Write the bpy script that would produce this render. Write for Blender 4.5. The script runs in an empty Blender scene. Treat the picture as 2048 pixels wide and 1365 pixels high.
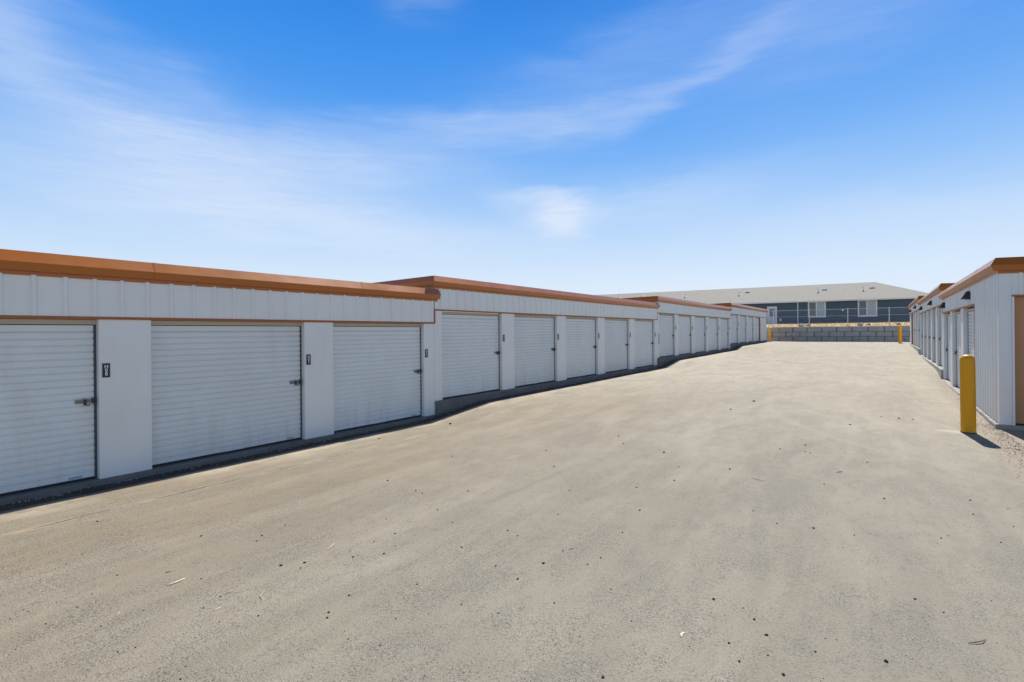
import bpy, math, random
from mathutils import Vector, Matrix
random.seed(7)
R = math.radians
sc = bpy.context.scene
col = sc.collection

# ------------------------------------------------------------------ camera
EYE = 2.0
cam_d = bpy.data.cameras.new('camera')
cam = bpy.data.objects.new('camera', cam_d); col.objects.link(cam)
cam_d.sensor_width = 36; cam_d.lens = 36*1050/2048
cam_d.clip_start = .05; cam_d.clip_end = 2000
cam_d.shift_y = -0.00822
YAW = 34.661; ROLL = math.degrees(.0085)
cam.location = (0, 0, EYE)
cam.matrix_world = Matrix.Translation((0, 0, EYE)) @ Matrix.Rotation(R(YAW), 4, 'Z') @ Matrix.Rotation(R(90), 4, 'X') @ Matrix.Rotation(R(-ROLL), 4, 'Z')
sc.camera = cam

# ------------------------------------------------------------------ view / light
sc.view_settings.view_transform = 'Standard'
sc.view_settings.look = 'None'
sc.view_settings.gamma = 1
EXPO = 0.33
sc.view_settings.exposure = EXPO
sc.cycles.use_denoising = True
sc.cycles.max_bounces = 8
sc.cycles.diffuse_bounces = 5
sun_d = bpy.data.lights.new('sun', 'SUN'); sun_d.energy = 5.0; sun_d.angle = R(.53); sun_d.color = (1, .955, .88)
sun = bpy.data.objects.new('sun', sun_d); col.objects.link(sun)
LD = Vector((.122, -.90, -1)).normalized()
sun.rotation_euler = LD.to_track_quat('-Z', 'Y').to_euler()
sun.location = (0, 30, 40)
S_EL = math.asin(-LD.z); S_AZ = math.atan2(-LD.x, -LD.y)

w = bpy.data.worlds.new('World'); sc.world = w; w.use_nodes = True
nt = w.node_tree; nt.nodes.clear()
N = nt.nodes.new; LK = nt.links.new
def wmath(op, a, b=None, c=None, clamp=False):
    n = N('ShaderNodeMath'); n.operation = op; n.use_clamp = clamp
    for i, v in enumerate((a, b, c)):
        if v is None: continue
        if isinstance(v, (int, float)): n.inputs[i].default_value = v
        else: LK(v, n.inputs[i])
    return n.outputs[0]
def lin(c):
    c /= 255.
    return c/12.92 if c <= .04045 else ((c+.055)/1.055)**2.4
SKYS = .1
def skyc(r, g, b, k=1.0):
    f = k/(SKYS*2**EXPO)
    return (lin(r)*f, lin(g)*f, lin(b)*f, 1)
tc = N('ShaderNodeTexCoord')
sep = N('ShaderNodeSeparateXYZ'); LK(tc.outputs['Generated'], sep.inputs[0])
dz = sep.outputs[2]
az = wmath('ARCTAN2', sep.outputs[0], sep.outputs[1])
azd = wmath('MULTIPLY', az, 57.29578)
eld = wmath('MULTIPLY', wmath('ARCSINE', dz), 57.29578)
nish = N('ShaderNodeTexSky'); nish.sky_type = 'NISHITA'; nish.sun_disc = False
nish.sun_elevation = S_EL; nish.sun_rotation = S_AZ
nish.altitude = 1200; nish.dust_density = .6; nish.air_density = 1.0
# clear-sky gradient by elevation
ramp = N('ShaderNodeValToRGB'); LK(wmath('MULTIPLY', eld, 1/90., clamp=True), ramp.inputs[0])
cr = ramp.color_ramp; cr.interpolation = 'B_SPLINE'
stops = [(0, (222, 233, 250)), (4, (223, 236, 251)), (8, (203, 226, 251)), (13, (155, 201, 251)), (19, (104, 172, 247)), (25, (66, 151, 241)),
         (33, (38, 134, 234)), (42, (28, 74, 134)), (60, (30, 44, 64)), (90, (26, 36, 50))]
cr.elements[0].position = 0; cr.elements[0].color = (*[lin(v) for v in stops[0][1]], 1)
cr.elements[1].position = 1; cr.elements[1].color = (*[lin(v) for v in stops[-1][1]], 1)
for e, c in stops[1:-1]:
    q = cr.elements.new(e/90.); q.color = (*[lin(v) for v in c], 1)
mixn = N('ShaderNodeMix'); mixn.data_type = 'RGBA'; mixn.inputs[0].default_value = .06
rs = N('ShaderNodeVectorMath'); rs.operation = 'SCALE'; LK(ramp.outputs[0], rs.inputs[0]); rs.inputs['Scale'].default_value = 1/(SKYS*2**EXPO)
LK(rs.outputs[0], mixn.inputs[6]); LK(nish.outputs[0], mixn.inputs[7])
# wispy high cloud, laid out by compass bearing and elevation
cmb = N('ShaderNodeCombineXYZ'); LK(wmath('MULTIPLY', azd, .05), cmb.inputs[0]); LK(wmath('MULTIPLY', eld, .16), cmb.inputs[1])
def wnoise(vec, scale, detail, rough, dist=0, off=(0, 0, 0), rot=0, scl=(1, 1, 1)):
    m = N('ShaderNodeMapping'); m.inputs['Location'].default_value = off; m.inputs['Rotation'].default_value = (0, 0, rot); m.inputs['Scale'].default_value = scl
    LK(vec, m.inputs[0])
    n = N('ShaderNodeTexNoise'); n.inputs['Scale'].default_value = scale; n.inputs['Detail'].default_value = detail
    n.inputs['Roughness'].default_value = rough; n.inputs['Distortion'].default_value = dist
    LK(m.outputs[0], n.inputs[0]); return n.outputs[0]
n1 = wnoise(cmb.outputs[0], 1.7, 7, .55, .35, (3.1, 1.2, 0), R(-14), (1, 1.5, 1))
n2 = wnoise(cmb.outputs[0], 4.5, 8, .62, .7, (7.3, 2.2, 0), R(-20), (.8, 2.4, 1))
n3 = wnoise(cmb.outputs[0], 2.6, 4, .5, .2, (1.3, 9.2, 0), 0, (1, 1, 1))
warp = wmath('MULTIPLY', wmath('SUBTRACT', n3, .5), 7.)
azw = wmath('ADD', azd, warp); elw = wmath('ADD', eld, wmath('MULTIPLY', wmath('SUBTRACT', n1, .5), 6.))
def blob(px, py, rx, ry, rot, k, fib):
    """soft bank of cloud at a bearing/elevation, radii in degrees, rot in degrees, fib = share of fibre texture"""
    ca, sa = math.cos(R(rot)), math.sin(R(rot))
    x = wmath('SUBTRACT', azw, px); y = wmath('SUBTRACT', elw, py)
    u = wmath('ADD', wmath('MULTIPLY', x, ca/rx), wmath('MULTIPLY', y, sa/rx))
    v = wmath('ADD', wmath('MULTIPLY', x, -sa/ry), wmath('MULTIPLY', y, ca/ry))
    d = wmath('ADD', wmath('MULTIPLY', u, u), wmath('MULTIPLY', v, v))
    g = wmath('EXPONENT', wmath('MULTIPLY', d, -1.))
    t = wmath('ADD', wmath('MULTIPLY', wmath('SUBTRACT', n2, .42), fib*1.7), 1-fib*.30, clamp=False)
    t = wmath('MAXIMUM', t, .05)
    return wmath('MULTIPLY', wmath('MULTIPLY', g, t), k)
BL = [(-62, 15.5, 17, 4.2, -9, .34, .5), (-72, 18.5, 10, 2.6, -18, .26, .5), (-50, 17.5, 12, 2.8, 0, .34, .5),
      (-39, 21.3, 10, 1.5, 2, .26, .5), (-27, 22.0, 8, 1.9, 12, .26, .5), (-15, 24.8, 12, 1.3, 24, .20, .5), (-24, 27, 15, 3.0, 14, .15, .5),
      (-3, 27, 13, 5., 10, .20, .4), (-28.3, 12.2, 2.5, 2.1, 0, .62, .25), (-33.0, 14.0, 4.2, 1.2, -8, .42, .35),
      (-20, 13.5, 15, 2.2, 8, .26, .45), (-66, 12, 15, 3.4, -8, .40, .45), (-79, 23.5, 4, 3.0, -30, .30, .35), (-68, 22.5, 8, 2, -20, .14, .5), (-48, 10.5, 16, 2.6, -4, .30, .45),
      (-2, 10, 20, 3.0, -4, .22, .4), (-44, 32.5, 4, 1.5, 10, .14, .4), (60, 30, 40, 14, 20, .3, .5), (170, 35, 70, 16, 10, .3, .5), (-130, 30, 30, 12, -15, .3, .5)]
tot = None
for b in BL:
    v = blob(*b); tot = v if tot is None else wmath('ADD', tot, v)
tot = wmath('MINIMUM', tot, .85)
mixc = N('ShaderNodeMix'); mixc.data_type = 'RGBA'; LK(tot, mixc.inputs[0]); LK(mixn.outputs[2], mixc.inputs[6])
mixc.inputs[7].default_value = skyc(226, 236, 252)
bg = N('ShaderNodeBackground'); bg.inputs[1].default_value = SKYS; LK(mixc.outputs[2], bg.inputs[0])
wo = N('ShaderNodeOutputWorld'); LK(bg.outputs[0], wo.inputs[0])

# ------------------------------------------------------------------ material helper
class Mat:
    def __init__(s, name):
        s.m = bpy.data.materials.new(name); s.m.use_nodes = True
        s.t = s.m.node_tree; s.b = s.t.nodes['Principled BSDF']; s.co = None
    def n(s, k): return s.t.nodes.new(k)
    def l(s, a, b): s.t.links.new(a, b)
    def coord(s, kind='Object'):
        if s.co is None: s.co = s.n('ShaderNodeTexCoord')
        return s.co.outputs[kind]
    def world(s):
        g = s.n('ShaderNodeNewGeometry'); return g.outputs['Position']
    def noise(s, vec, scale, detail=4, rough=.5, scl=(1, 1, 1), dist=0, off=(0, 0, 0)):
        m = s.n('ShaderNodeMapping'); m.inputs['Scale'].default_value = scl; m.inputs['Location'].default_value = off; s.l(vec, m.inputs[0])
        q = s.n('ShaderNodeTexNoise'); q.inputs['Scale'].default_value = scale; q.inputs['Detail'].default_value = detail
        q.inputs['Roughness'].default_value = rough; q.inputs['Distortion'].default_value = dist
        s.l(m.outputs[0], q.inputs[0]); return q.outputs[0]
    def ma(s, op, a, b=None, c=None, clamp=False):
        q = s.n('ShaderNodeMath'); q.operation = op; q.use_clamp = clamp
        for i, v in enumerate((a, b, c)):
            if v is None: continue
            if isinstance(v, (int, float)): q.inputs[i].default_value = v
            else: s.l(v, q.inputs[i])
        return q.outputs[0]
    def rng(s, v, a, b, c=0., d=1., smooth=False):
        q = s.n('ShaderNodeMapRange'); q.inputs[1].default_value = a; q.inputs[2].default_value = b
        q.inputs[3].default_value = c; q.inputs[4].default_value = d
        if smooth: q.interpolation_type = 'SMOOTHSTEP'
        s.l(v, q.inputs[0]); return q.outputs[0]
    def mix(s, f, a, b, mode='MIX'):
        q = s.n('ShaderNodeMix'); q.data_type = 'RGBA'; q.blend_type = mode
        for i, v in ((0, f), (6, a), (7, b)):
            if isinstance(v, (int, float)): q.inputs[i].default_value = v
            elif isinstance(v, tuple): q.inputs[i].default_value = v if len(v) == 4 else (*v, 1)
            else: s.l(v, q.inputs[i])
        return q.outputs[2]
    def base(s, v):
        if isinstance(v, tuple): s.b.inputs['Base Color'].default_value = (*v, 1)
        else: s.l(v, s.b.inputs['Base Color'])
    def bump(s, h, strength=.3, dist=.01):
        q = s.n('ShaderNodeBump'); q.inputs['Strength'].default_value = strength; q.inputs['Distance'].default_value = dist
        s.l(h, q.inputs['Height']); s.l(q.outputs[0], s.b.inputs['Normal'])
    def rough(s, v):
        if isinstance(v, (int, float)): s.b.inputs['Roughness'].default_value = v
        else: s.l(v, s.b.inputs['Roughness'])
def painted(name, c, rough=.45, var=.06, metal=0, spec=.5, dirt=None, wav=0.0, rnd=0.):
    m = Mat(name); p = m.world()
    n = m.noise(p, 1.3, 5, .6)
    k = m.rng(n, .3, .7, 1-var, 1+var)
    cc = m.n('ShaderNodeVectorMath'); cc.operation = 'SCALE'; cc.inputs[0].default_value = c; m.l(k, cc.inputs['Scale'])
    o = cc.outputs[0]
    f = m.noise(p, 60, 3, .6)
    o = m.mix(m.rng(f, .55, .8, 0, .10), o, (c[0]*.7, c[1]*.68, c[2]*.62))
    if rnd:
        oi = m.n('ShaderNodeObjectInfo'); lc = m.n('ShaderNodeSeparateXYZ'); m.l(m.coord(), lc.inputs[0])
        kk = m.n('ShaderNodeVectorMath'); kk.operation = 'SCALE'; m.l(o, kk.inputs[0]); m.l(m.rng(oi.outputs['Random'], 0, 1, 1-rnd, 1+rnd), kk.inputs['Scale']); o = kk.outputs[0]
        st = m.noise(p, 5, 6, .7, (1, 1, .12), .2, (1, 5, 2))
        o = m.mix(m.ma('MULTIPLY', m.rng(st, .50, .72, 0, .45), m.rng(lc.outputs[2], .75, .0, 0, 1)), o, (.36, .33, .28))
    if dirt:
        d = m.noise(p, 2.2, 6, .65, (1, 1, .25), 0, (4, 2, 1))
        o = m.mix(m.rng(d, .52, .78, 0, dirt), o, (.33, .28, .21))
    m.base(o); m.rough(m.rng(n, .3, .7, rough-.05, rough+.07)); m.b.inputs['Metallic'].default_value = metal
    m.b.inputs['Specular IOR Level'].default_value = spec
    if wav:
        m.bump(m.noise(p, 3.0, 2, .5), .4, wav)
    return m.m
WHITE = painted('white_steel_paint', (.755, .762, .715), .42, .035, dirt=.10, wav=.006)
DOORW = painted('door_white_paint', (.685, .712, .680), .40, .04, dirt=.16, wav=.007, rnd=.035)
HEAD = painted('header_cream', (.50, .49, .40), .5)
ORNG = painted('copper_orange_paint', (.39, .118, .016), .34, .06, spec=.5, wav=.003)
ORNG.node_tree.nodes['Principled BSDF'].inputs['Coat Weight'].default_value = .25
ORNG.node_tree.nodes['Principled BSDF'].inputs['Coat Roughness'].default_value = .12
TRIM = painted('trim_orange_paint', (.40, .120, .030), .45, .06)
ORDOOR = painted('orange_door_paint', (.47, .22, .085), .42, .04)
GALV = painted('galvalume_roof', (.60, .60, .58), .35, .06, metal=.3)
DARK = painted('dark_rubber_and_gap', (.018, .02, .024), .7)
GUIDE = painted('door_guide_gap_shade', (.06, .07, .08), .5)
STEEL = painted('zinc_latch', (.25, .25, .24), .35, .1, metal=.8)
DSTEEL = painted('dark_latch_steel', (.05, .05, .05), .45, .1, metal=.5)
SIGNB = painted('sign_black', (.012, .015, .022), .35)
SIGNW = painted('sign_white', (.78, .78, .78), .5)
STICK = painted('sticker_grey', (.30, .36, .40), .5)
YELL = painted('bollard_yellow', (.76, .335, .001), .42, .05, dirt=.05, spec=.35)
BLACK = painted('fixture_black', (.014, .016, .02), .4)
FENCE = painted('fence_zinc', (.55, .57, .57), .45, metal=.4)

def concrete(name, c, dark=.5, scale=1.0):
    m = Mat(name); p = m.world()
    a = m.noise(p, 1.7*scale, 6, .65); b = m.noise(p, 22*scale, 5, .6); e = m.noise(p, 140, 2, .5)
    o = m.mix(m.rng(a, .3, .72), tuple(x*(1-dark*.5) for x in c), tuple(x*1.12 for x in c))
    o = m.mix(m.rng(b, .45, .75, 0, .45), o, tuple(x*.62 for x in c))
    m.base(o); m.rough(.88); m.bump(m.ma('ADD', m.ma('MULTIPLY', b, 1.), m.ma('MULTIPLY', e, .4)), .6, .012)
    return m.m
CONC = concrete('kerb_concrete', (.34, .325, .29), .5)
CONCSH = concrete('shaded_kerb_concrete', (.185, .178, .160), .7)  # left kerb's shade painted in as a darker copy of the concrete
BLOCK = concrete('wall_block_concrete', (.42, .395, .36), .35)
CAPC = concrete('wall_cap_concrete', (.66, .63, .56), .2)

# asphalt, sun-bleached and dusty
m = Mat('asphalt'); p = m.world()
big = m.noise(p, .22, 4, .55, (1, .55, 1)); mid = m.noise(p, .9, 6, .62, (1, .42, 1), .5); sw = m.noise(p, 2.2, 5, .6, (.9, .16, 1), .6, (5, 3, 0))
fine = m.noise(p, 42, 4, .7); grit = m.noise(p, 130, 2, .6); g2 = m.noise(p, 75, 2, .5, (1, 1, 1), 0, (9, 4, 2))
sp = m.n('ShaderNodeSeparateXYZ'); m.l(p, sp.inputs[0]); X, Y = sp.outputs[0], sp.outputs[1]
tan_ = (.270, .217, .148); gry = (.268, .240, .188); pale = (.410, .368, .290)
# browner dirt tracked along the left row, greyer towards the right
lr = m.ma('ADD', m.rng(X, -7.5, -1.0, 0, 1), m.ma('MULTIPLY', m.ma('SUBTRACT', big, .5), 1.2))
o = m.mix(m.rng(lr, .1, .9), tan_, gry)
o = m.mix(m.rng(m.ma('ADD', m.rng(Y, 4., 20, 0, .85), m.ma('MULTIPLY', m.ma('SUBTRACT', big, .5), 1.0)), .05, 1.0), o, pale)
# worn patches where the dust is thin and the stone shows
pt = m.noise(p, 1.5, 8, .68, (1, .62, 1), .3, (2, 1, 0)); pt2 = m.noise(p, 6.5, 5, .7, (1, .55, 1), 0, (6, 1, 3))
wornv = m.ma('ADD', m.ma('MULTIPLY', pt, .6), m.ma('MULTIPLY', pt2, .4))
worn = m.rng(wornv, .56, .44, 0, 1)
o = m.mix(m.ma('MULTIPLY', worn, .30), o, (.17, .158, .130))
o = m.mix(m.rng(sw, .46, .70, 0, .30), o, (.46, .41, .32))
near = m.rng(Y, 1., 11., 1., .15)
agg = m.ma('MULTIPLY', m.ma('ADD', m.ma('MULTIPLY', worn, .65), .35), near)
o = m.mix(m.ma('MULTIPLY', m.rng(grit, .57, .70, 0, .85), agg), o, (.60, .57, .49))
o = m.mix(m.ma('MULTIPLY', m.rng(g2, .46, .36, 0, .85), agg), o, (.075, .07, .062))
o = m.mix(m.ma('MULTIPLY', m.rng(fine, .50, .68, 0, .45), agg), o, (.15, .14, .12))
ga = m.noise(p, 24, 3, .6, (1, .6, 1), 0, (1, 8, 4))
o = m.mix(m.ma('MULTIPLY', m.rng(ga, .56, .70, 0, .30), m.rng(Y, 2., 30., 1., .3)), o, (.16, .145, .12))
# faint tyre arcs
def arcs(cx, cy, rads, wd, k, c, y0, y1):
    global o
    dx = m.ma('SUBTRACT', X, cx); dy = m.ma('SUBTRACT', Y, cy)
    rr = m.ma('ADD', m.ma('SQRT', m.ma('ADD', m.ma('MULTIPLY', dx, dx), m.ma('MULTIPLY', dy, dy))), m.ma('MULTIPLY', m.ma('SUBTRACT', pt, .5), .22))
    for r_ in rads:
        e = m.ma('ABSOLUTE', m.ma('SUBTRACT', rr, r_))
        f_ = m.ma('MULTIPLY', m.rng(e, wd, wd*.45, 0, k), m.ma('MULTIPLY', m.rng(Y, y0, y0+1.5), m.rng(Y, y1, y1-1.5)))
        o = m.mix(m.ma('MULTIPLY', f_, m.rng(pt2, .62, .42, .25, 1)), o, c)
arcs(7., 7., (8.3, 9.9), .13, .16, (.17, .155, .125), 5, 13)
arcs(5., 15., (5.6, 7.2), .12, .12, (.50, .46, .37), 8, 22)
arcs(-22., 4., (18.6, 20.1), .16, .10, (.48, .43, .34), 2, 12)
# laying seam with a thin dark crack and dust beside it
jit = m.ma('MULTIPLY', m.ma('SUBTRACT', m.noise(p, 2.3, 6, .7), .5), .20)
d = m.ma('ABSOLUTE', m.ma('SUBTRACT', m.ma('ADD', X, jit), -7.13))
brk = m.rng(m.noise(p, 1.4, 3, .5, (1, 1, 1), 0, (2, 7, 0)), .44, .56)
o = m.mix(m.ma('MULTIPLY', m.rng(d, .09, .02, 0, .30), m.rng(m.noise(p, 3.3, 4, .6), .42, .6)), o, (.52, .44, .33))
o = m.mix(m.ma('MULTIPLY', m.rng(d, .022, .008, 0, .9), m.ma('MULTIPLY', brk, m.rng(Y, 7., 5., 0, 1))), o, (.05, .045, .04))
jit2 = m.ma('MULTIPLY', m.ma('SUBTRACT', m.noise(p, 3.0, 6, .7), .5), .22)
d2 = m.ma('ABSOLUTE', m.ma('ADD', m.ma('SUBTRACT', X, m.ma('MULTIPLY', m.ma('SUBTRACT', Y, 4.9), .06)), m.ma('ADD', jit2, 3.61)))
w2 = m.ma('MULTIPLY', m.rng(Y, 4.5, 5.0), m.rng(Y, 6.9, 5.9))
o = m.mix(m.ma('MULTIPLY', m.rng(d2, .07, .01, 0, .24), w2), o, (.13, .115, .10))
# pale dust drifted along the left kerb and by the bollard
dk = m.ma('MULTIPLY', m.rng(X, -7.4, -7.9), m.rng(m.noise(p, 1.1, 5, .6, (1, .6, 1), 0, (3, 3, 1)), .45, .60))
o = m.mix(m.ma('MULTIPLY', dk, .55), o, (.60, .50, .37))
# shadow strip along the left kerb, darkened in the asphalt colour
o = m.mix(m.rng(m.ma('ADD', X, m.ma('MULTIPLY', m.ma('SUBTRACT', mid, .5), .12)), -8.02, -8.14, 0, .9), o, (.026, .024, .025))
bx = m.ma('SUBTRACT', X, 1.16); by = m.ma('SUBTRACT', Y, 12.2)
bd = m.ma('SQRT', m.ma('ADD', m.ma('MULTIPLY', bx, bx), m.ma('MULTIPLY', m.ma('MULTIPLY', by, by), 5.)))
o = m.mix(m.rng(m.ma('ADD', bd, m.ma('MULTIPLY', fine, .45)), .60, .34, 0, .45), o, (.62, .57, .46))
# loose dirt against the right-hand building
rd = m.ma('ADD', X, m.ma('ADD', m.ma('MULTIPLY', m.ma('SUBTRACT', mid, .5), .5), m.ma('MULTIPLY', m.ma('SUBTRACT', fine, .5), .25)))
o = m.mix(m.ma('MULTIPLY', m.rng(rd, 1.40, 1.62, 0, .8), m.ma('MULTIPLY', m.rng(Y, 7., 9.), m.rng(Y, 26., 16., .25, 1))), o, m.mix(m.rng(m.noise(p, 38, 5, .75), .38, .62), (.20, .16, .115), (.44, .37, .28)))
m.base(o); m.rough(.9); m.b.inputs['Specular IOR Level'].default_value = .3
m.bump(m.ma('ADD', m.ma('MULTIPLY', fine, .8), m.ma('MULTIPLY', grit, .9)), .7, .007)
ASPH = m.m

m = Mat('dry_ground'); p = m.world()
a = m.noise(p, .35, 5, .6); b = m.noise(p, 9, 5, .7)
o = m.mix(m.rng(a, .3, .7), (.50, .33, .15), (.60, .44, .22)); o = m.mix(m.rng(b, .5, .8, 0, .5), o, (.30, .25, .12))
m.base(o); m.rough(.95); m.bump(b, .6, .04); DRY = m.m
m = Mat('dry_grass_blades'); p = m.world()
m.base(m.mix(m.rng(m.noise(p, 3, 3, .6), .35, .65), (.64, .44, .17), (.58, .50, .24))); m.rough(.8); GRASS = m.m
def stone(name, c, c2):
    m = Mat(name); p = m.world()
    m.base(m.mix(m.rng(m.noise(p, 30, 3, .6), .35, .65), c, c2)); m.rough(.85); return m.m
PEB = stone('black_stone', (.010, .009, .008), (.035, .03, .025))
GRAV = stone('tan_gravel', (.16, .12, .09), (.50, .43, .34))
ROCK = stone('pale_rock', (.36, .33, .30), (.50, .44, .40))
WOOD = stone('pale_wood', (.66, .54, .36), (.82, .72, .54))
TWIG = stone('twig_brown', (.10, .075, .045), (.22, .17, .11))
STRAW = stone('straw', (.50, .42, .28), (.66, .58, .42))
m = Mat('shingles'); p = m.world()
br = m.n('ShaderNodeTexBrick'); br.inputs['Scale'].default_value = 1; br.inputs['Brick Width'].default_value = .32; br.inputs['Row Height'].default_value = .14
br.inputs['Mortar Size'].default_value = .006; br.inputs['Color1'].default_value = (.29, .272, .225, 1); br.inputs['Color2'].default_value = (.345, .325, .27, 1); br.inputs['Mortar'].default_value = (.22, .2, .17, 1)
m.l(m.coord(), br.inputs[0])
o = m.mix(m.rng(m.noise(p, .6, 5, .6), .35, .65, 0, .4), br.outputs[0], (.30, .285, .24)); m.base(o); m.rough(.9); SHING = m.m
m = Mat('blue_lap_siding'); p = m.world(); s_ = m.n('ShaderNodeSeparateXYZ'); m.l(p, s_.inputs[0])
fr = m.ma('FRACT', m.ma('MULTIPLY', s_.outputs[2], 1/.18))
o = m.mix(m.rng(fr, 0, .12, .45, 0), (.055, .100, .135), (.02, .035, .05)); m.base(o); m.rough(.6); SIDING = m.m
VENTW = painted('vent_white', (.82, .82, .80), .5)
HTRIM = painted('house_trim_white', (.72, .76, .78), .5)
m = Mat('window_glass'); m.base((.05, .075, .09)); m.rough(.06); m.b.inputs['Metallic'].default_value = 0; m.b.inputs['Specular IOR Level'].default_value = .9; GLASS = m.m
m = Mat('pane_sky_reflection'); m.base((.40, .46, .48)); m.rough(.25); PANESKY = m.m  # pale pane: the sky's reflection painted as a flat colour

# ------------------------------------------------------------------ mesh helper
class MB:
    def __init__(s): s.v = []; s.f = []
    def quad(s, *p):
        i = len(s.v); s.v += [tuple(q) for q in p]; s.f.append(tuple(range(i, i+len(p))))
    def box(s, x0, x1, y0, y1, z0, z1):
        i = len(s.v)
        s.v += [(x0, y0, z0), (x1, y0, z0), (x1, y1, z0), (x0, y1, z0), (x0, y0, z1), (x1, y0, z1), (x1, y1, z1), (x0, y1, z1)]
        s.f += [tuple(i+k for k in f) for f in ((0, 3, 2, 1), (4, 5, 6, 7), (0, 1, 5, 4), (1, 2, 6, 5), (2, 3, 7, 6), (3, 0, 4, 7))]
    def loops(s, rings, closed=True, caps=True):
        i = len(s.v); n = len(rings[0])
        for r in rings: s.v += [tuple(p) for p in r]
        for a in range(len(rings)-1):
            for k in range(n if closed else n-1):
                k2 = (k+1) % n
                s.f.append((i+a*n+k, i+a*n+k2, i+(a+1)*n+k2, i+(a+1)*n+k))
        if caps and closed:
            s.f.append(tuple(i+k for k in range(n))[::-1]); s.f.append(tuple(i+(len(rings)-1)*n+k for k in range(n)))
    def tube(s, pts, r, n=8):
        rings = []
        pts = [Vector(p) for p in pts]
        for a, p in enumerate(pts):
            t = (pts[min(a+1, len(pts)-1)]-pts[max(a-1, 0)]).normalized()
            u = t.cross(Vector((0, 0, 1))); u = u.normalized() if u.length > .01 else Vector((1, 0, 0)); v = t.cross(u)
            rr = r[a] if isinstance(r, (list, tuple)) else r
            rings.append([p+u*rr*math.cos(2*math.pi*k/n)+v*rr*math.sin(2*math.pi*k/n) for k in range(n)])
        s.loops(rings)
    def build(s, name, mat, parent=None, loc=(0, 0, 0), smooth=False, bevel=0):
        me = bpy.data.meshes.new(name); me.from_pydata(s.v, [], s.f); me.update()
        import bmesh
        bm = bmesh.new(); bm.from_mesh(me); bmesh.ops.recalc_face_normals(bm, faces=bm.faces)
        if bevel:
            bmesh.ops.bevel(bm, geom=[e for e in bm.edges if len(e.link_faces) == 2 and e.calc_face_angle(0) > .5], offset=bevel, segments=2, affect='EDGES', clamp_overlap=True)
        bm.to_mesh(me); bm.free()
        if smooth:
            for q in me.polygons: q.use_smooth = True
        me.materials.append(mat)
        o = bpy.data.objects.new(name, me); o.location = loc; col.objects.link(o)
        if parent: o.parent = parent
        return o
def tag(o, label=None, cat=None, group=None, kind=None):
    if label: o['label'] = label
    if cat: o['category'] = cat
    if group: o['group'] = group
    if kind: o['kind'] = kind
    return o
def empty(name, loc, rz=0):
    o = bpy.data.objects.new(name, None); o.location = loc; o.rotation_euler = (0, 0, rz); col.objects.link(o); return o
def copy_obj(o, parent, loc):
    c = o.copy(); col.objects.link(c); c.parent = parent; c.location = loc; return c

# ------------------------------------------------------------------ ground
def ip(x, xs, ys):
    if x <= xs[0]: return ys[0]
    for i in range(len(xs)-1):
        if x <= xs[i+1]: return ys[i]+(ys[i+1]-ys[i])*(x-xs[i])/(xs[i+1]-xs[i])
    return ys[-1]
def sm(a, b, x):
    t = min(1, max(0, (x-a)/(b-a))); return t*t*(3-2*t)
LS = [-40, 8.4, 9.3, 10.6, 24.0, 25.0, 26.2, 39.2, 40.2, 41.4, 55, 60]; LZ = [0, .035, .12, .24, .29, .40, .54, .63, .74, .86, .94, .94]
RS = [-40, 0, 12.5, 23.5, 24.5, 25.8, 36.9, 38, 39.2, 50, 60]; RZ = [0, 0, .165, .235, .33, .44, .57, .66, .72, .88, .93]
def G(x, y):
    c = ip(y, [-40, 0, 57], [0, 0, .93])
    wl = 1-sm(-7.9, -5.5, x); wr = sm(.2, 1.4, x)
    return c*(1-wl-wr)+ip(y, LS, LZ)*wl+ip(y, RS, RZ)*wr
def sheet(xs, ys, fz, name, mat, smooth=True):
    g = MB()
    for y in ys:
        for x in xs: g.v.append((x, y, fz(x, y)))
    n = len(xs)
    for j in range(len(ys)-1):
        for i in range(n-1): g.f.append((j*n+i, j*n+i+1, (j+1)*n+i+1, (j+1)*n+i))
    return g.build(name, mat, smooth=smooth)
def frange(a, b, st):
    k = int(round((b-a)/st)); return [a+(b-a)*i/k for i in range(k+1)]
from mathutils import noise as mnoise
def Gn(x, y): return G(x, y)+.006*mnoise.noise(Vector((x*.7, y*.5, 0)))+.0035*mnoise.noise(Vector((x*3., y*2.4, 3.)))+(.016*mnoise.noise(Vector((x*5., y*3.1, 7.))) if x < -8.25 else 0)
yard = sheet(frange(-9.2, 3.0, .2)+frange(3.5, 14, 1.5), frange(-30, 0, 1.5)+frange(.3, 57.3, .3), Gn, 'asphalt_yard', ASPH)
tag(yard, 'sun-bleached dusty asphalt yard sloping up between the storage rows', kind='structure')
def Ter(x, y):
    if y < 57.5: return -.5
    n = .05*mnoise.noise(Vector((x*.35, y*.5, 1.)))
    h = ip(y, [57.5, 58.1, 60, 64, 110, 400, 900], [2.24, 2.36, 2.62, 2.62, 2.6, 1.2, 0])
    return h + (n if y > 57.7 and y < 66 else 0)
ter = sheet([-900, -300, -120]+frange(-60, 30, 1.)+[60, 150, 400, 900], [-900, -200, -60, 0, 40, 57.42, 57.5]+frange(57.9, 66, .4)+[70, 90, 140, 260, 500, 900], Ter, 'terrain', DRY)
tag(ter, 'dry tan earth bank rising behind the retaining wall', kind='structure')

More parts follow.
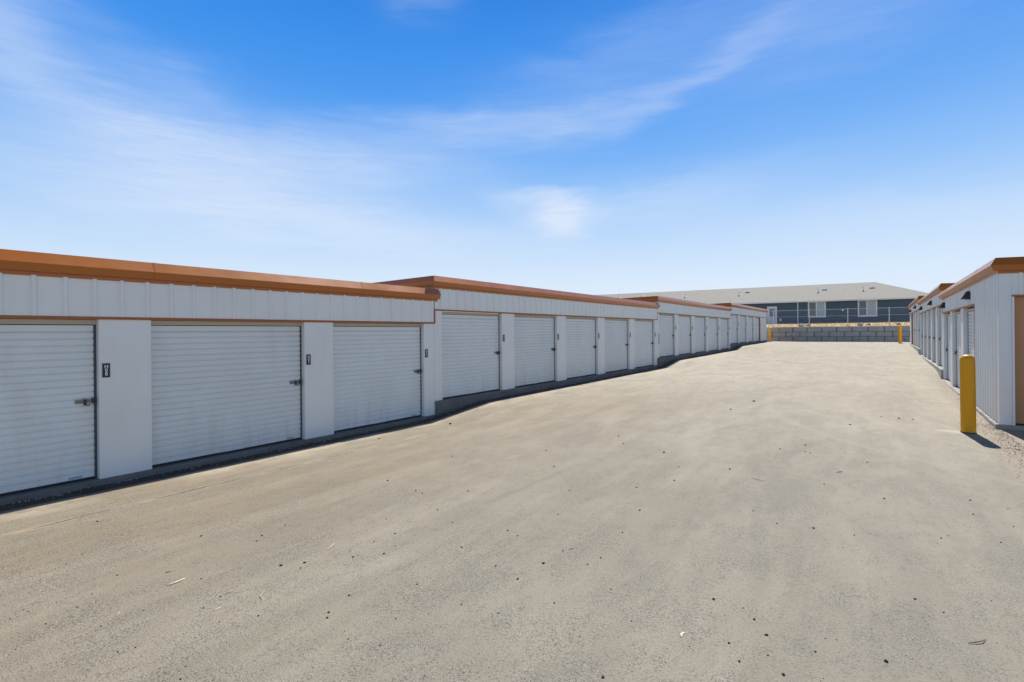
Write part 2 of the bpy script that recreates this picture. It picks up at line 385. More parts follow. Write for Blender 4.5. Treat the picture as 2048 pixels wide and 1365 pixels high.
# ------------------------------------------------------------------ parts of the storage rows (u = along the row, o = out of the wall face, z = up)
PROF = [(-.02, 0), (.022, 0), (.022, .048), (.088, .052), (.128, .150), (.052, .288), (-.02, .294)]
def curtain(mb, X, y0, y1, z0, z1):
    """corrugated roll-up curtain, X(o) maps depth to local x"""
    pitch = .0852; prof = []
    n = int((z1-.085-z0)/pitch); zt = z0
    prof.append((z0, -.094)); prof.append((z0+.062, -.094)); prof.append((z0+.063, -.101)); prof.append((z0+.069, -.101))
    z = z0+.070; cnt = int((z1-.09-z)/pitch); pit = (z1-.09-z)/cnt
    for k in range(cnt):
        for u, d in ((0, -.106), (.06, -.1055), (.13, -.0925), (.45, -.0905), (.80, -.0925), (.93, -.099)):
            prof.append((z+(k+u)*pit, d))
    prof += [(z1-.09, -.112), (z1-.082, -.112), (z1-.080, -.094), (z1-.004, -.094)]
    ny = 9
    ys = [y0+(y1-y0)*i/ny for i in range(ny+1)]
    i0 = len(mb.v)
    for zz, d in prof:
        for k, y in enumerate(ys):
            bow = .004*math.sin(math.pi*(k/ny))*(1+.5*math.sin(zz*2.2))
            mb.v.append((X(d+bow), y, zz))
    w_ = ny+1
    for a in range(len(prof)-1):
        for k in range(ny): mb.f.append((i0+a*w_+k, i0+a*w_+k+1, i0+(a+1)*w_+k+1, i0+(a+1)*w_+k))
def ribbed(mb, X, u0, u1, z0, z1, phase=0., pitch=.3048, base=.008, h=.024):
    pts = [(u0, base)]
    k = math.ceil((u0-phase)/pitch)
    while phase+k*pitch < u1-.06:
        c = phase+k*pitch
        if c > u0+.06: pts += [(c-.036, base), (c-.016, base+h), (c+.016, base+h), (c+.036, base)]
        k += 1
    pts.append((u1, base))
    bot = [(X(d), u, z0) for u, d in pts]; top = [(X(d), u, z1) for u, d in pts]
    ib = [(X(-.02), u, z0) for u, d in pts]; it = [(X(-.02), u, z1) for u, d in pts]
    mb.loops([ib, bot, top, it], closed=False, caps=False)
    for e in (0, -1): mb.quad(ib[e], bot[e], top[e], it[e])
def make_door(X, width, height):
    """door with parts relative to (wall face, near edge, slab)"""
    mb = MB(); curtain(mb, X, 0.012, width-.03, .032, height-.074)
    d = mb.build('roll_up_door', DOORW)
    a = MB(); a.box(*sorted((X(-.125), X(-.090))), .012, width-.028, .003, .036); d1 = a.build('bottom_seal', DARK, d)
    a = MB(); a.box(*sorted((X(-.13), X(-.088))), .0, width, height-.066, height-.004)
    a.box(*sorted((X(-.088), X(-.080))), .0, width, height-.066, height-.052); d2 = a.build('header_bar', HEAD, d)
    a = MB(); a.box(*sorted((X(-.14), X(-.099))), .0, width, height-.088, height-.0665); a.build('gap_shade_strip', DARK, d)  # added dark strip: shade of the header gap, hides light leaking behind
    a = MB(); a.box(*sorted((X(-.13), X(-.086))), width-.030, width-.002, .003, height-.068)  # guide's dark tone also stands for the shaded gap beside the curtain
    d3 = a.build('door_guide', GUIDE, d)
    a = MB(); a.box(*sorted((X(-.13), X(-.086))), .002, .012, .003, height-.068); d3 = a.build('door_guide', GUIDE, d)
    # slide latch near the far jamb
    zl = 1.04; w0 = width-.03
    a = MB()
    a.box(*sorted((X(-.095), X(-.080))), w0-.205, w0-.045, zl-.026, zl+.026)
    a.box(*sorted((X(-.080), X(-.074))), w0-.205, w0-.045, zl+.016, zl+.022); a.box(*sorted((X(-.080), X(-.074))), w0-.205, w0-.045, zl-.022, zl-.016)
    a.tube([(X(-.072), w0-.185, zl), (X(-.072), w0-.005, zl)], .0085, 8)
    lt = a.build('latch', STEEL, d)
    a = MB(); a.box(*sorted((X(-.078), X(-.058))), w0-.115, w0-.085, zl-.048, zl+.030); a.box(*sorted((X(-.086), X(-.050))), w0-.030, w0+.002, zl-.032, zl+.034)
    a.tube([(X(-.060), w0-.10, zl-.045), (X(-.052), w0-.075, zl-.058), (X(-.055), w0-.05, zl-.03)], .006, 6)
    l2 = a.build('latch_lock', DSTEEL, d)
    return d
def place_door(src, parent, y, z):
    c = copy_obj(src, parent, (0, y, z))
    for ch in src.children:
        q = ch.copy(); col.objects.link(q); q.parent = c
    return c
def profile_sweep(X, u0, u1, zl, mitre, ret_len, slope, cap_ext=.10):
    """front gutter fascia u0..u1, mitred to a rake going back at u0 (mitre) or at both ends"""
    mb = MB()
    a = [(X(d), (u0-d) if mitre & 1 else u0, zl+h) for d, h in PROF]
    b = [(X(d), (u1+d) if mitre & 2 else u1+cap_ext, zl+h) for d, h in PROF]
    rings = []
    if mitre & 1: rings.append([(X(-ret_len), u0-d, zl+h-slope*ret_len) for d, h in PROF])
    rings += [a, b]
    if mitre & 2: rings.append([(X(-ret_len), u1+d, zl+h-slope*ret_len) for d, h in PROF])
    mb.loops(rings); return mb
def text_obj(txt, size, mat, parent, mtx, name='lettering'):
    cu = bpy.data.curves.new('t', 'FONT'); cu.body = txt; cu.size = size; cu.extrude = .0006; cu.align_x = 'CENTER'; cu.align_y = 'CENTER'; cu.space_line = .78; cu.offset = .0012
    t = bpy.data.objects.new('t', cu); col.objects.link(t)
    dg = bpy.context.evaluated_depsgraph_get(); dg.update()
    me = bpy.data.meshes.new_from_object(t.evaluated_get(dg)); bpy.data.objects.remove(t)
    me.transform(mtx); me.materials.clear(); me.materials.append(mat)
    o = bpy.data.objects.new(name, me); col.objects.link(o); o.parent = parent; return o

def storage_row(root, X, segs, pier_w, door_w, depth, slope, wall_light_mat=None):
    side = 1 if X(1) > 0 else -1
    for sg in segs:
        u0, u1, slab, trim = sg['u0'], sg['u1'], sg['slab'], sg['trim']
        lip = trim+.038+sg.get('fr', .485)
        # foundation with a slightly uneven front edge
        f = MB(); st = []
        uu = frange(u0, u1, .18)
        for k, u in enumerate(uu):
            e = .064+.016*mnoise.noise(Vector((u*2.1, slab, 5.)))+.005*mnoise.noise(Vector((u*7., slab, 9.)))
            st.append([(X(-depth), u, slab), (X(e-.012), u, slab), (X(e), u, slab-.014), (X(e+.004), u, slab-.55), (X(-depth), u, slab-.55)])
        f.loops(st); f.build('foundation', CONC if side < 0 else CONCSH, root, smooth=False)
        # piers
        for (a, b, top) in sg['piers']:
            q = MB(); zt = (top or trim)
            q.box(*sorted((X(-.14), X(0))), a, b, slab+.001, zt)
            # folded corner lips
            q.box(*sorted((X(-.012), X(.0035))), a-.001, a+.020, slab+.001, zt-.001); q.box(*sorted((X(-.012), X(.0035))), b-.020, b+.001, slab+.001, zt-.001)
            q.build('pier', WHITE, root)
        if sg.get('plain'):
            a, b = sg['plain']; q = MB(); q.box(*sorted((X(-.14), X(0))), a, b, slab+.001, trim); q.build('pier', WHITE, root)
        if sg.get('ribwall'):
            a, b = sg['ribwall']; q = MB(); ribbed(q, X, a, b, slab+.012, lip+.01, a+.02); q.build('ribbed_wall', WHITE, root)
            q = MB(); q.box(*sorted((X(-.14), X(-.021))), a+.002, b-.001, slab+.002, trim); q.build('wall_backing', WHITE, root)
        for e in sg.get('jambs', []):
            q = MB(); q.box(*sorted((X(-.13), X(.012))), e-.03, e+.03, slab+.002, trim); q.build('door_jamb', TRIM, root)
        # trim over the doors and the stepped piece at the joint
        t0 = sg.get('t0', u0); t1 = sg.get('t1', u1)
        q = MB(); q.box(*sorted((X(-.10), X(.014))), t0, t1, trim+.001, trim+.036)
        q.box(*sorted((X(.014), X(.024))), t0, t1, trim+.001, trim+.012)
        if sg.get('next_trim'):
            q.box(*sorted((X(.002), X(.026))), u1-.016, u1+.018, trim+.013, sg['next_trim']+.034)
        q.build('door_trim', TRIM, root)
        # frieze
        q = MB(); ribbed(q, X, sg['ribwall'][1]+.001 if sg.get('ribwall') else u0+(.019 if sg.get('cut') else 0.001), u1-.017, trim+.037, lip+.01, sg.get('phase', u0+.1)); q.build('frieze', WHITE, root)
        # fascia, roof, side wall
        q = profile_sweep(X, u0, u1, lip, sg.get('mitre', 1), depth, slope, sg.get('cap', .10)); q.build('fascia', ORNG, root)
        uj = u0+2.1
        while uj < u1-1:
            q = MB(); PL = [(d+.0025 if d > 0 else d, h+(.002 if h > .2 else -.002 if h < .03 else 0)) for d, h in PROF]
            q.loops([[(X(d), uj, lip+h) for d, h in PL], [(X(d), uj+.05, lip+h) for d, h in PL]]); q.build('fascia_lap', ORNG, root); uj += 3.66
        zt = lip+.262; q = MB(); uu0 = u0-.03; uu1 = u1+.03 if sg.get('mitre', 1) & 2 else u1-.001
        n = int((uu1-uu0)/.6); rings = []
        for k in range(n+1):
            u = uu0+(uu1-uu0)*k/n
            for du, dzz in ((-.02, 0), (-.012, .032), (.012, .032), (.02, 0)):
                if (k == 0 and du < 0) or (k == n and du > 0): continue
                rings.append([(X(.03), u+du, zt+dzz-.045), (X(-depth), u+du, zt+dzz-.045-slope*depth)])
        q.loops(rings, closed=False, caps=False); q.build('roof', GALV, root)
        if not sg.get('endwall'):
            q = MB(); zz = sg.get('sw', slab-.5)
            pts = [(X(-.025), zz), (X(-.025), lip), (X(-depth), lip-slope*depth), (X(-depth), zz)]
            q.loops([[(x, u0+.003, z) for x, z in pts], [(x, u0+.09, z) for x, z in pts]]); q.build('side_wall', WHITE, root)
        q = MB(); q.box(*sorted((X(-depth), X(-depth+.1))), u0+.1, u1, slab-.5, lip-slope*depth-.02); q.build('back_wall', WHITE, root)
    # far end wall
    sg = segs[-1]; lip = sg['trim']+.038+sg.get('fr', .485)
    q = MB(); pts = [(X(-.025), sg['slab']-.3), (X(-.025), lip), (X(-depth), lip-slope*depth), (X(-depth), sg['slab']-.3)]
    q.loops([[(x, sg['u1']-.08, z) for x, z in pts], [(x, sg['u1']-.004, z) for x, z in pts]]); q.build('side_wall', WHITE, root)

# ---- left row
DL = 8.465
left = empty('storage_building', (-DL, 9, .10))
tag(left, 'long white stepped storage row with orange gutter on the left of the yard', 'storage building')
XL = lambda o: o
lroot = left
P0 = 2.608; PW = .61; BP = 3.048
slabs = [.103, .412, .742, 1.062]; trims = [2.221, 2.53, 2.86, 3.18]
bnd = [-6.19, 9.05, 24.29, 39.53, 54.77]
OFF = Vector((0, 9, .10))      # children are stored relative to the empty
class Sh:
    pass
def shift_children(root, off):
    for ch in list(root.children): ch.location = ch.location - off
lsegs = []
for i in range(4):
    sg = dict(u0=bnd[i], u1=bnd[i+1], slab=slabs[i], trim=trims[i], piers=[], phase=1.04+.3048*0)
    k0 = -3 + 5*i
    for k in range(k0, k0+6):
        a = P0+BP*k; b = a+PW
        lo, hi = max(a, bnd[i]), min(b, bnd[i+1])
        if hi-lo > .05 and not (i == 3 and k > k0+4): sg['piers'].append((lo, hi, None))
    if i < 3: sg['next_trim'] = trims[i+1]
    if i > 0: sg['cut'] = True
    lsegs.append(sg)
# widen the two-bay piers of the plain far end
lsegs[3]['plain'] = (P0+BP*16, 54.77)
lsegs[3]['piers'] = [p_ for p_ in lsegs[3]['piers'] if p_[0] < P0+BP*15.9]
lsegs[3]['jambs'] = [P0+BP*16-.03]
lsegs[3]['mitre'] = 3
storage_row(left, XL, lsegs, PW, BP-PW, 9.0, .02)
dmesh = make_door(XL, BP-PW, 2.118)
first = True; nsign = 8
sm_ = MB(); sm_.box(0, .007, 0, .083, 0, .186); sm_.box(.007, .0085, .004, .079, .003, .006); sm_.box(.007, .0085, .004, .079, .180, .183); sm_.box(.007, .0085, .003, .006, .003, .183); sm_.box(.007, .0085, .077, .080, .003, .183)
STK = MB(); STK.box(-.0935, -.0925, 0, .10, 0, .045); STK.box(-.0925, -.092, .01, .045, .008, .037)
STK2 = MB(); STK2.box(-.0935, -.0925, 0, .16, 0, .028)
stk = STK.build('warning_sticker', STICK); stk2 = STK2.build('warning_sticker', STICK)
sgn = sm_.build('number_sign', SIGNB)
for k in range(-3, 16):
    i = min(3, max(0, (k+3)//5)) if k >= -3 else 0
    y = P0+BP*k+PW
    i = 0
    while y > bnd[i+1]: i += 1
    d = place_door(dmesh, left, y, slabs[i])
    if y < 1 or y > 9:
        pass
    if k in (-1, 0, 1):
        q = copy_obj(stk, d, (0, BP-PW-.62, .042)); q = copy_obj(stk2, d, (0, BP-PW-.32, .044)); q = copy_obj(stk2, d, (0, BP-PW-1.30, .042))
    # sign on the pier beyond the door
    ys = P0+BP*(k+1)
    if 1 < ys < 51.5:
        j = i
        s1 = copy_obj(sgn, left, (.0045, ys+.036, slabs[j]+1.345))
        num2 = {0: 8, 1: 7, 2: 6, 3: 5, 4: 4, 5: 3, 6: 2, 7: 1}.get(k+1)
        if num2:
            M = Matrix(((0, 0, 1, .0092), (1, 0, 0, .0415), (0, 1, 0, .093), (0, 0, 0, 1)))
            text_obj('H\n0\n%d' % num2, .062, SIGNW, s1, M)
# framed notice on the first pier of the third section
q = MB(); q.box(.0045, .012, 24.42, 24.60, .74+.62, .74+1.18); nb = q.build('notice_board', SIGNW, left)
q = MB(); q.box(.012, .014, 24.445, 24.575, .74+.66, .74+1.14); q.build('notice_face', STICK, nb)
for o in (dmesh, stk, stk2, sgn):
    for ch in list(o.children): bpy.data.objects.remove(ch)
    bpy.data.objects.remove(o)
shift_children(left, OFF)

# ---- right row
PHI = R(.51)
DR = 1.75
XR = lambda o: -o
ROFF = Vector((0, 12.93, .25))
right = empty('storage_building', (DR*math.cos(PHI)+12.93*math.sin(PHI), -DR*math.sin(PHI)+12.93*math.cos(PHI), .25), -PHI)
tag(right, 'white stepped storage row with black wall lamps behind the big yellow bollard', 'storage building')
rb = [12.93, 23.7, 37.05, 50.4]; rslab = [.25, .58, .90]; rtrim = [2.54, 2.85, 3.12]
RP = 2.67; RDW = 2.10; RPW = .57
far = [[18.1, 20.77, 23.42], [26.1, 28.77, 31.44, 34.11, 36.78], [39.45, 42.12, 44.79, 47.46]]
rsegs = []
for i in range(3):
    sg = dict(u0=rb[i], u1=rb[i+1], slab=rslab[i], trim=rtrim[i], piers=[], fr=.42)
    if i == 0:
        sg['ribwall'] = (12.93, 15.98); sg['t0'] = 15.96; sg['jambs'] = [15.99]; sg['endwall'] = True
        lo = 16.02
    else:
        sg['piers'].append((rb[i], far[i][0]-RDW, None)); sg['cut'] = True
    for k, fe in enumerate(far[i]):
        ne = far[i][k+1]-RDW if k+1 < len(far[i]) else rb[i+1]
        if i == 2 and k == 3: continue
        sg['piers'].append((fe, ne, None))
    if i < 2: sg['next_trim'] = rtrim[i+1]
    rsegs.append(sg)
rsegs[2]['plain'] = (47.52, 50.4); rsegs[2]['jambs'] = [47.49]; rsegs[2]['mitre'] = 3
storage_row(right, XR, rsegs, RPW, RDW, 9.0, .03)
dm = make_door(XR, RDW, 2.26)
for i in range(3):
    for fe in far[i]: place_door(dm, right, fe-RDW, rslab[i])
for ch in list(dm.children): bpy.data.objects.remove(ch)
bpy.data.objects.remove(dm)
# near end wall, facing the camera: corner trim, orange door, white panels
Z0, LIP = .25, 2.54+.038+.42
q = MB(); q.box(-.012, .165, 12.918, 12.98, Z0+.004, LIP); q.box(-.012, .012, 12.919, 13.05, Z0+.004, LIP-.002); q.build('corner_trim', WHITE, right, bevel=.003)
q = MB(); q.box(.166, .196, 12.90, 13.06, Z0+.003, 2.57); q.build('door_jamb', WHITE, right)
q = MB(); q.box(2.604, 2.634, 12.90, 13.06, Z0+.003, 2.57); q.build('door_jamb', WHITE, right)
q = MB(); q.box(.166, 2.634, 12.90, 13.06, 2.571, 2.60); q.build('door_trim', TRIM, right)
q = MB()
Xe = lambda d: -d
pts = []
def end_rib(u0, u1, z0, z1):
    mb = MB(); Xd = lambda o: o
    ribbed(mb, Xd, u0, u1, z0, z1, u0+.12)
    mb.v = [(v[1], 12.93-v[0], v[2]) for v in mb.v]; return mb
end_rib(.166, 8.9, 2.602, LIP-.0).build('end_frieze', WHITE, right)
end_rib(2.636, 8.9, Z0+.01, 2.60).build('end_wall', WHITE, right)
q = MB(); q.box(.197, 2.603, 12.985, 13.02, Z0+.02, 2.569)
od = q.build('orange_door', ORDOOR, right)
q = MB(); q.box(.20, 2.60, 12.972, 12.985, Z0+.004, Z0+.035); q.build('bottom_seal', DARK, od)
q = MB()
for zz in frange(Z0+.5, 2.1, .45): q.box(.21, 2.59, 12.9825, 12.985, zz, zz+.012)
q.build('door_rib', ORDOOR, od)
q = MB(); q.box(.1, 8.9, 13.022, 13.08, Z0, LIP-.01); q.build('wall_backing', WHITE, right)
# wall lamps
def wall_lamp():
    a = MB()
    pr = [(.0, .0), (.0, .20), (.06, .19), (.155, .02), (.15, .0), (.10, .015)]
    a.loops([[(-(d+.038), -.11, z) for d, z in pr], [(-(d+.038), .11, z) for d, z in pr]])
    o = a.build('wall_lamp', BLACK, bevel=.004)
    b = MB(); b.box(-.038, -.0, -.08, .08, .01, .17); b.build('mounting_plate', BLACK, o)
    g = MB(); g.box(-.125, -.055, -.085, .085, -.006, .012); g.build('lamp_lens', STICK, o)
    return o
lamp = wall_lamp()
for (u, z) in ((16.55, 2.70), (22.6, 2.69), (28.2, 3.00), (34.6, 2.99), (40.6, 3.26), (47.2, 3.22)):
    c = copy_obj(lamp, right, (0, u, z))
    for ch in lamp.children:
        qq = ch.copy(); col.objects.link(qq); qq.parent = c
for ch in list(lamp.children): bpy.data.objects.remove(ch)
bpy.data.objects.remove(lamp)
shift_children(right, ROFF)

# ------------------------------------------------------------------ bollards
def bollard(x, y, label, lean=0., h=1.38, r=.115):
    b = MB(); rings = []
    prof = [(r, -.15), (r, 0), (r*.99, .3), (r, .7), (r, h-.11)]
    for k in range(1, 9):
        a = k/8*math.pi/2; prof.append((max(r*math.cos(a)**.8, .0005), h-.11+.11*math.sin(a)))
    for rr, z in prof: rings.append([(rr*math.cos(2*math.pi*k/32), rr*math.sin(2*math.pi*k/32), z) for k in range(32)])
    b.loops(rings)
    root = empty('bollard', (x, y, G(x, y)))
    root.rotation_euler = (0, lean, 0)
    b.build('sleeve', YELL, root, smooth=True)
    q = MB(); q.loops([[((r+.004)*math.cos(2*math.pi*k/32), (r+.004)*math.sin(2*math.pi*k/32), z) for k in range(32)] for z in (-.1, .018)]); q.build('base_ring', DSTEEL, root)
    return tag(root, label, 'bollard')
bollard(1.347, 12.22, 'tall yellow bollard in the foreground guarding the near corner of the right-hand storage row', R(-.35), r=.108)
bollard(1.62, 51.6, 'far yellow bollard in front of the block wall at the end of the right-hand row', 0, 1.45)
bollard(-8.30, 55.6, 'far yellow bollard in front of the block wall at the end of the left-hand row', 0, 1.36)

# ------------------------------------------------------------------ retaining wall
rw = empty('retaining_wall', (-2.6, 57.2, .92))
tag(rw, 'low grey retaining wall of three courses of large concrete blocks closing the far end of the yard', 'retaining wall')
BW = 1.2; CH = .4572
b = MB(); W0 = Vector((-2.6, 57.2, .92))
for c_ in range(3):
    z0 = .90+c_*CH; offx = (.0 if c_ != 1 else BW/2)
    k = 0
    x = -7.718-BW*12+offx
    while x < 14:
        back = .02*c_
        jx, jy = random.uniform(-.004, .004), random.uniform(0, .012)
        b.box(x+.022, x+BW-.022+jx, 57.0+back+jy, 57.52, z0+.013, z0+CH-.013)
        x += BW
b.v = [(v[0]-W0.x, v[1]-W0.y, v[2]-W0.z) for v in b.v]
b.build('block_courses', BLOCK, rw, bevel=.022)
q = MB(); q.box(-25-W0.x, 14-W0.x, 57.14-W0.y, 57.40-W0.y, .5-W0.z, .9+3*CH-.03-W0.z); q.build('wall_core', DARK, rw)
q = MB(); q.box(-25-W0.x, 14-W0.x, 57.02-W0.y, 57.5-W0.y, .9+3*CH-W0.z, .9+3*CH+.05-W0.z); q.build('cap', CAPC, rw, bevel=.01)
for (x, z) in ((-1.2, 1.09), (2.1, 1.13), (-6.6, 1.5)):
    q = MB(); q.tube([(x-W0.x, 56.98-W0.y, z-W0.z), (x-W0.x, 57.1-W0.y, z-W0.z)], .05, 12); q.build('drain_pipe', DARK, rw)

# ------------------------------------------------------------------ fence on the bank
fe = empty('chain_link_fence', (-3, 58.6, 2.5)); FO = Vector((-3, 58.6, 2.5))
tag(fe, 'thin galvanised chain-link fence on top of the tan bank in front of the blue house', 'fence')
px_ = [-8.43+3.165*k for k in range(-6, 7)]
for x in px_:
    q = MB(); zb = Ter(x, 58.6)-.05; q.tube([(x-FO.x, 0, zb-FO.z), (x-FO.x, 0, 4.0-FO.z)], .035, 8); q.tube([(x-FO.x, 0, 4.0-FO.z), (x-FO.x, 0, 4.06-FO.z)], [.045, .008], 8); q.build('post', FENCE, fe)
q = MB(); q.tube([(px_[0]-FO.x, 0, 3.97-FO.z), (px_[-1]-FO.x, 0, 3.97-FO.z)], .024, 6); q.build('top_rail', FENCE, fe)
q = MB(); q.tube([(px_[0]-FO.x, 0, 3.33-FO.z), (px_[-1]-FO.x, 0, 3.33-FO.z)], .012, 5); q.build('tension_wire', FENCE, fe)
q = MB(); x = px_[0]; zt, zb = 3.96, 2.60
while x < px_[-1]-1.4:
    for a_, b_ in (((x, zb), (x+1.36, zt)), ((x+1.36, zb), (x, zt))):
        q.tube([(a_[0]-FO.x, 0, a_[1]-FO.z), (b_[0]-FO.x, 0.003, b_[1]-FO.z)], .0013, 3)
    x += .12
q.build('chain_link_mesh', FENCE, fe)
q = MB(); q.box(-2.56-FO.x, -2.44-FO.x, -.03, -.02, 3.80-FO.z, 3.92-FO.z); q.build('fence_tag', SIGNW, fe)

# ------------------------------------------------------------------ house behind
HA = R(180+4.06)   # local +x runs leftwards along the front wall
ho = empty('house', (.2, 70., 2.6), HA)
tag(ho, 'long low dark blue house with a pale shingle hip roof beyond the fence', 'house')
L0, L1 = -5.2, 48.0; EZ = 2.78; WD = 11.0
# local: x along the wall (left), y negative = behind, z from base
def winbox(mb, x0, x1, z0, z1, y0, y1): mb.box(x0, x1, y0, y1, z0, z1)
q = MB(); q.box(L0, L1, -WD, 0, -.4, EZ+.05); q.build('wall', SIDING, ho)
ov = .45; q = MB(); ex0, ex1 = L0-ov, L1+ov; ey0, ey1 = ov, -WD-ov; rz = EZ+2.24; ez = EZ; hip = (WD+2*ov)/2
A = (ex0, ey0, ez); B = (ex1, ey0, ez); C_ = (ex1, ey1, ez); D_ = (ex0, ey1, ez); E_ = (ex0+hip-.5, -WD/2, rz); F_ = (ex1-hip, -WD/2, rz)
q.quad(A, B, F_, E_); q.quad(B, C_, F_); q.quad(C_, D_, E_, F_); q.quad(D_, A, E_)
q.quad(*[(v[0], v[1], v[2]-.012) for v in (A, D_, C_, B)]); rf = q.build('roof', SHING, ho)
q = MB(); q.box(ex0, ex1, ey0+.002, ey0+.03, ez-.15, ez+.01); q.build('eave_board', HTRIM, ho)
# roof vents
def vent(x, z, flat):
    y = ey0+(z-EZ)/(rz-EZ)*(-WD/2-ey0); a = MB()
    if flat: a.loops([[(x+sx*w_, y+sy*w_, z+dz_+(0 if dz_ else -sy*.05)) for sx, sy in ((-1, -1), (1, -1), (1, 1), (-1, 1))] for w_, dz_ in ((.26, 0), (.26, .04), (.05, .24))])
    else: a.tube([(x, y, z-.1), (x, y, z+.34)], .06, 8); a.tube([(x, y, z-.02), (x, y, z+.02)], [.17, .10], 10); a.tube([(x, y, z+.34), (x, y, z+.40)], [.10, .07], 8)
    a.build('roof_vent', VENTW, ho)
for x, z, fl in ((5.58, 3.95, 0), (4.92, 4.25, 1), (1.12, 3.95, 0), (.22, 4.25, 1), (14.3, 3.95, 0), (13.4, 4.35, 1), (30.6, 4.35, 0), (27.1, 4.3, 1), (21, 4.0, 0)): vent(x, z, fl)
def window(x0, x1, z0, z1):
    f = MB(); t = .13
    f.box(x0, x1, .0, .03, z1-t, z1); f.box(x0, x1, .0, .03, z0, z0+t); f.box(x0, x0+t, .0, .028, z0+t, z1-t); f.box(x1-t, x1, .0, .028, z0+t, z1-t)
    xm = (x0+x1)/2+.05; f.box(xm-.05, xm+.05, .0, .024, z0+t, z1-t)
    w_ = f.build('window', HTRIM, ho)
    g = MB(); g.box(xm+.05, x1-t, .004, .010, z0+t, z1-t); g.build('pane', GLASS, w_)
    g = MB(); g.box(x0+t, xm-.05, .004, .012, z0+t, z1-t); g.build('pane', PANESKY, w_)
    g = MB(); g.box(x0-.03, x1+.03, .0, .05, z0-.05, z0); g.build('sill', HTRIM, w_)
window(4.81, 6.59, .90, 2.70); window(-.02, 1.76, .88, 2.70); window(18, 19.8, .9, 2.7); window(24, 25.8, .9, 2.7)
q = MB(); q.box(9.80, 10.85, .0, .03, -.1, 2.24); dr = q.build('door', HTRIM, ho)
q = MB(); q.box(9.93, 10.70, .03, .045, 0, 2.10); q.build('door_leaf', painted('door_leaf_grey', (.55, .60, .66), .5), dr)
q = MB(); q.box(10.05, 10.58, .045, .052, 1.05, 1.95); q.build('pane', GLASS, dr)
q = MB(); q.box(9.35, 9.52, .0, .10, .50, .78); q.build('meter_box', HTRIM, ho)
q = MB(); q.tube([(7.62, .06, -.1), (7.62, .06, 2.62), (7.62, .42, 2.76)], .055, 8); q.build('downspout', HTRIM, ho)

# ------------------------------------------------------------------ rocks and dry grass on the bank
def rock_mesh(r, seed, sq=.7):
    import bmesh
    bm = bmesh.new(); bmesh.ops.create_icosphere(bm, subdivisions=2, radius=r)
    rnd = Vector((seed*3.1, seed*1.7, seed))
    for v in bm.verts:
        v.co *= 1+.55*mnoise.noise(v.co/r*1.1+rnd)
        v.co.z *= sq
    me = bpy.data.meshes.new('rock'); bm.to_mesh(me); bm.free(); return me
for x, y, r, lb in ((-5.9, 58.3, .30, 'rounded pale rock on the tan bank, leftmost of the bank rocks'), (-5.35, 58.5, .22, 'small pale rock beside the leftmost bank rock'),
                    (-1.15, 58.4, .26, 'pale rock on the tan bank under the right-hand house window, the wider one'), (-.5, 58.5, .20, 'small pale rock right of the wider bank rock'), (1.75, 58.4, .20, 'pale rock on the bank just left of the far right bollard')):
    me = rock_mesh(r, x); me.materials.append(ROCK)
    o = bpy.data.objects.new('rock', me); o.location = (x, y, Ter(x, y)+r*.15); col.objects.link(o); tag(o, lb, 'rock', 'rocks on the bank')
q = MB()
for _ in range(7000):
    x = random.uniform(-22, 12); y = random.triangular(57.55, 63.5, 58.4); z = Ter(x, y); h = random.uniform(.03, .14)*(1.3 if random.random() < .1 else 1); a = random.uniform(0, math.pi)
    wd = random.uniform(.01, .03); ca, sa = math.cos(a)*wd, math.sin(a)*wd; lx, ly = random.uniform(-.06, .06), random.uniform(-.06, .06)
    q.quad((x-ca, y-sa, z-.01), (x+ca, y+sa, z-.01), (x+lx, y+ly, z+h))
g_ = q.build('dry_grass', GRASS); tag(g_, 'short dry straw-coloured grass along the top of the bank', kind='stuff')

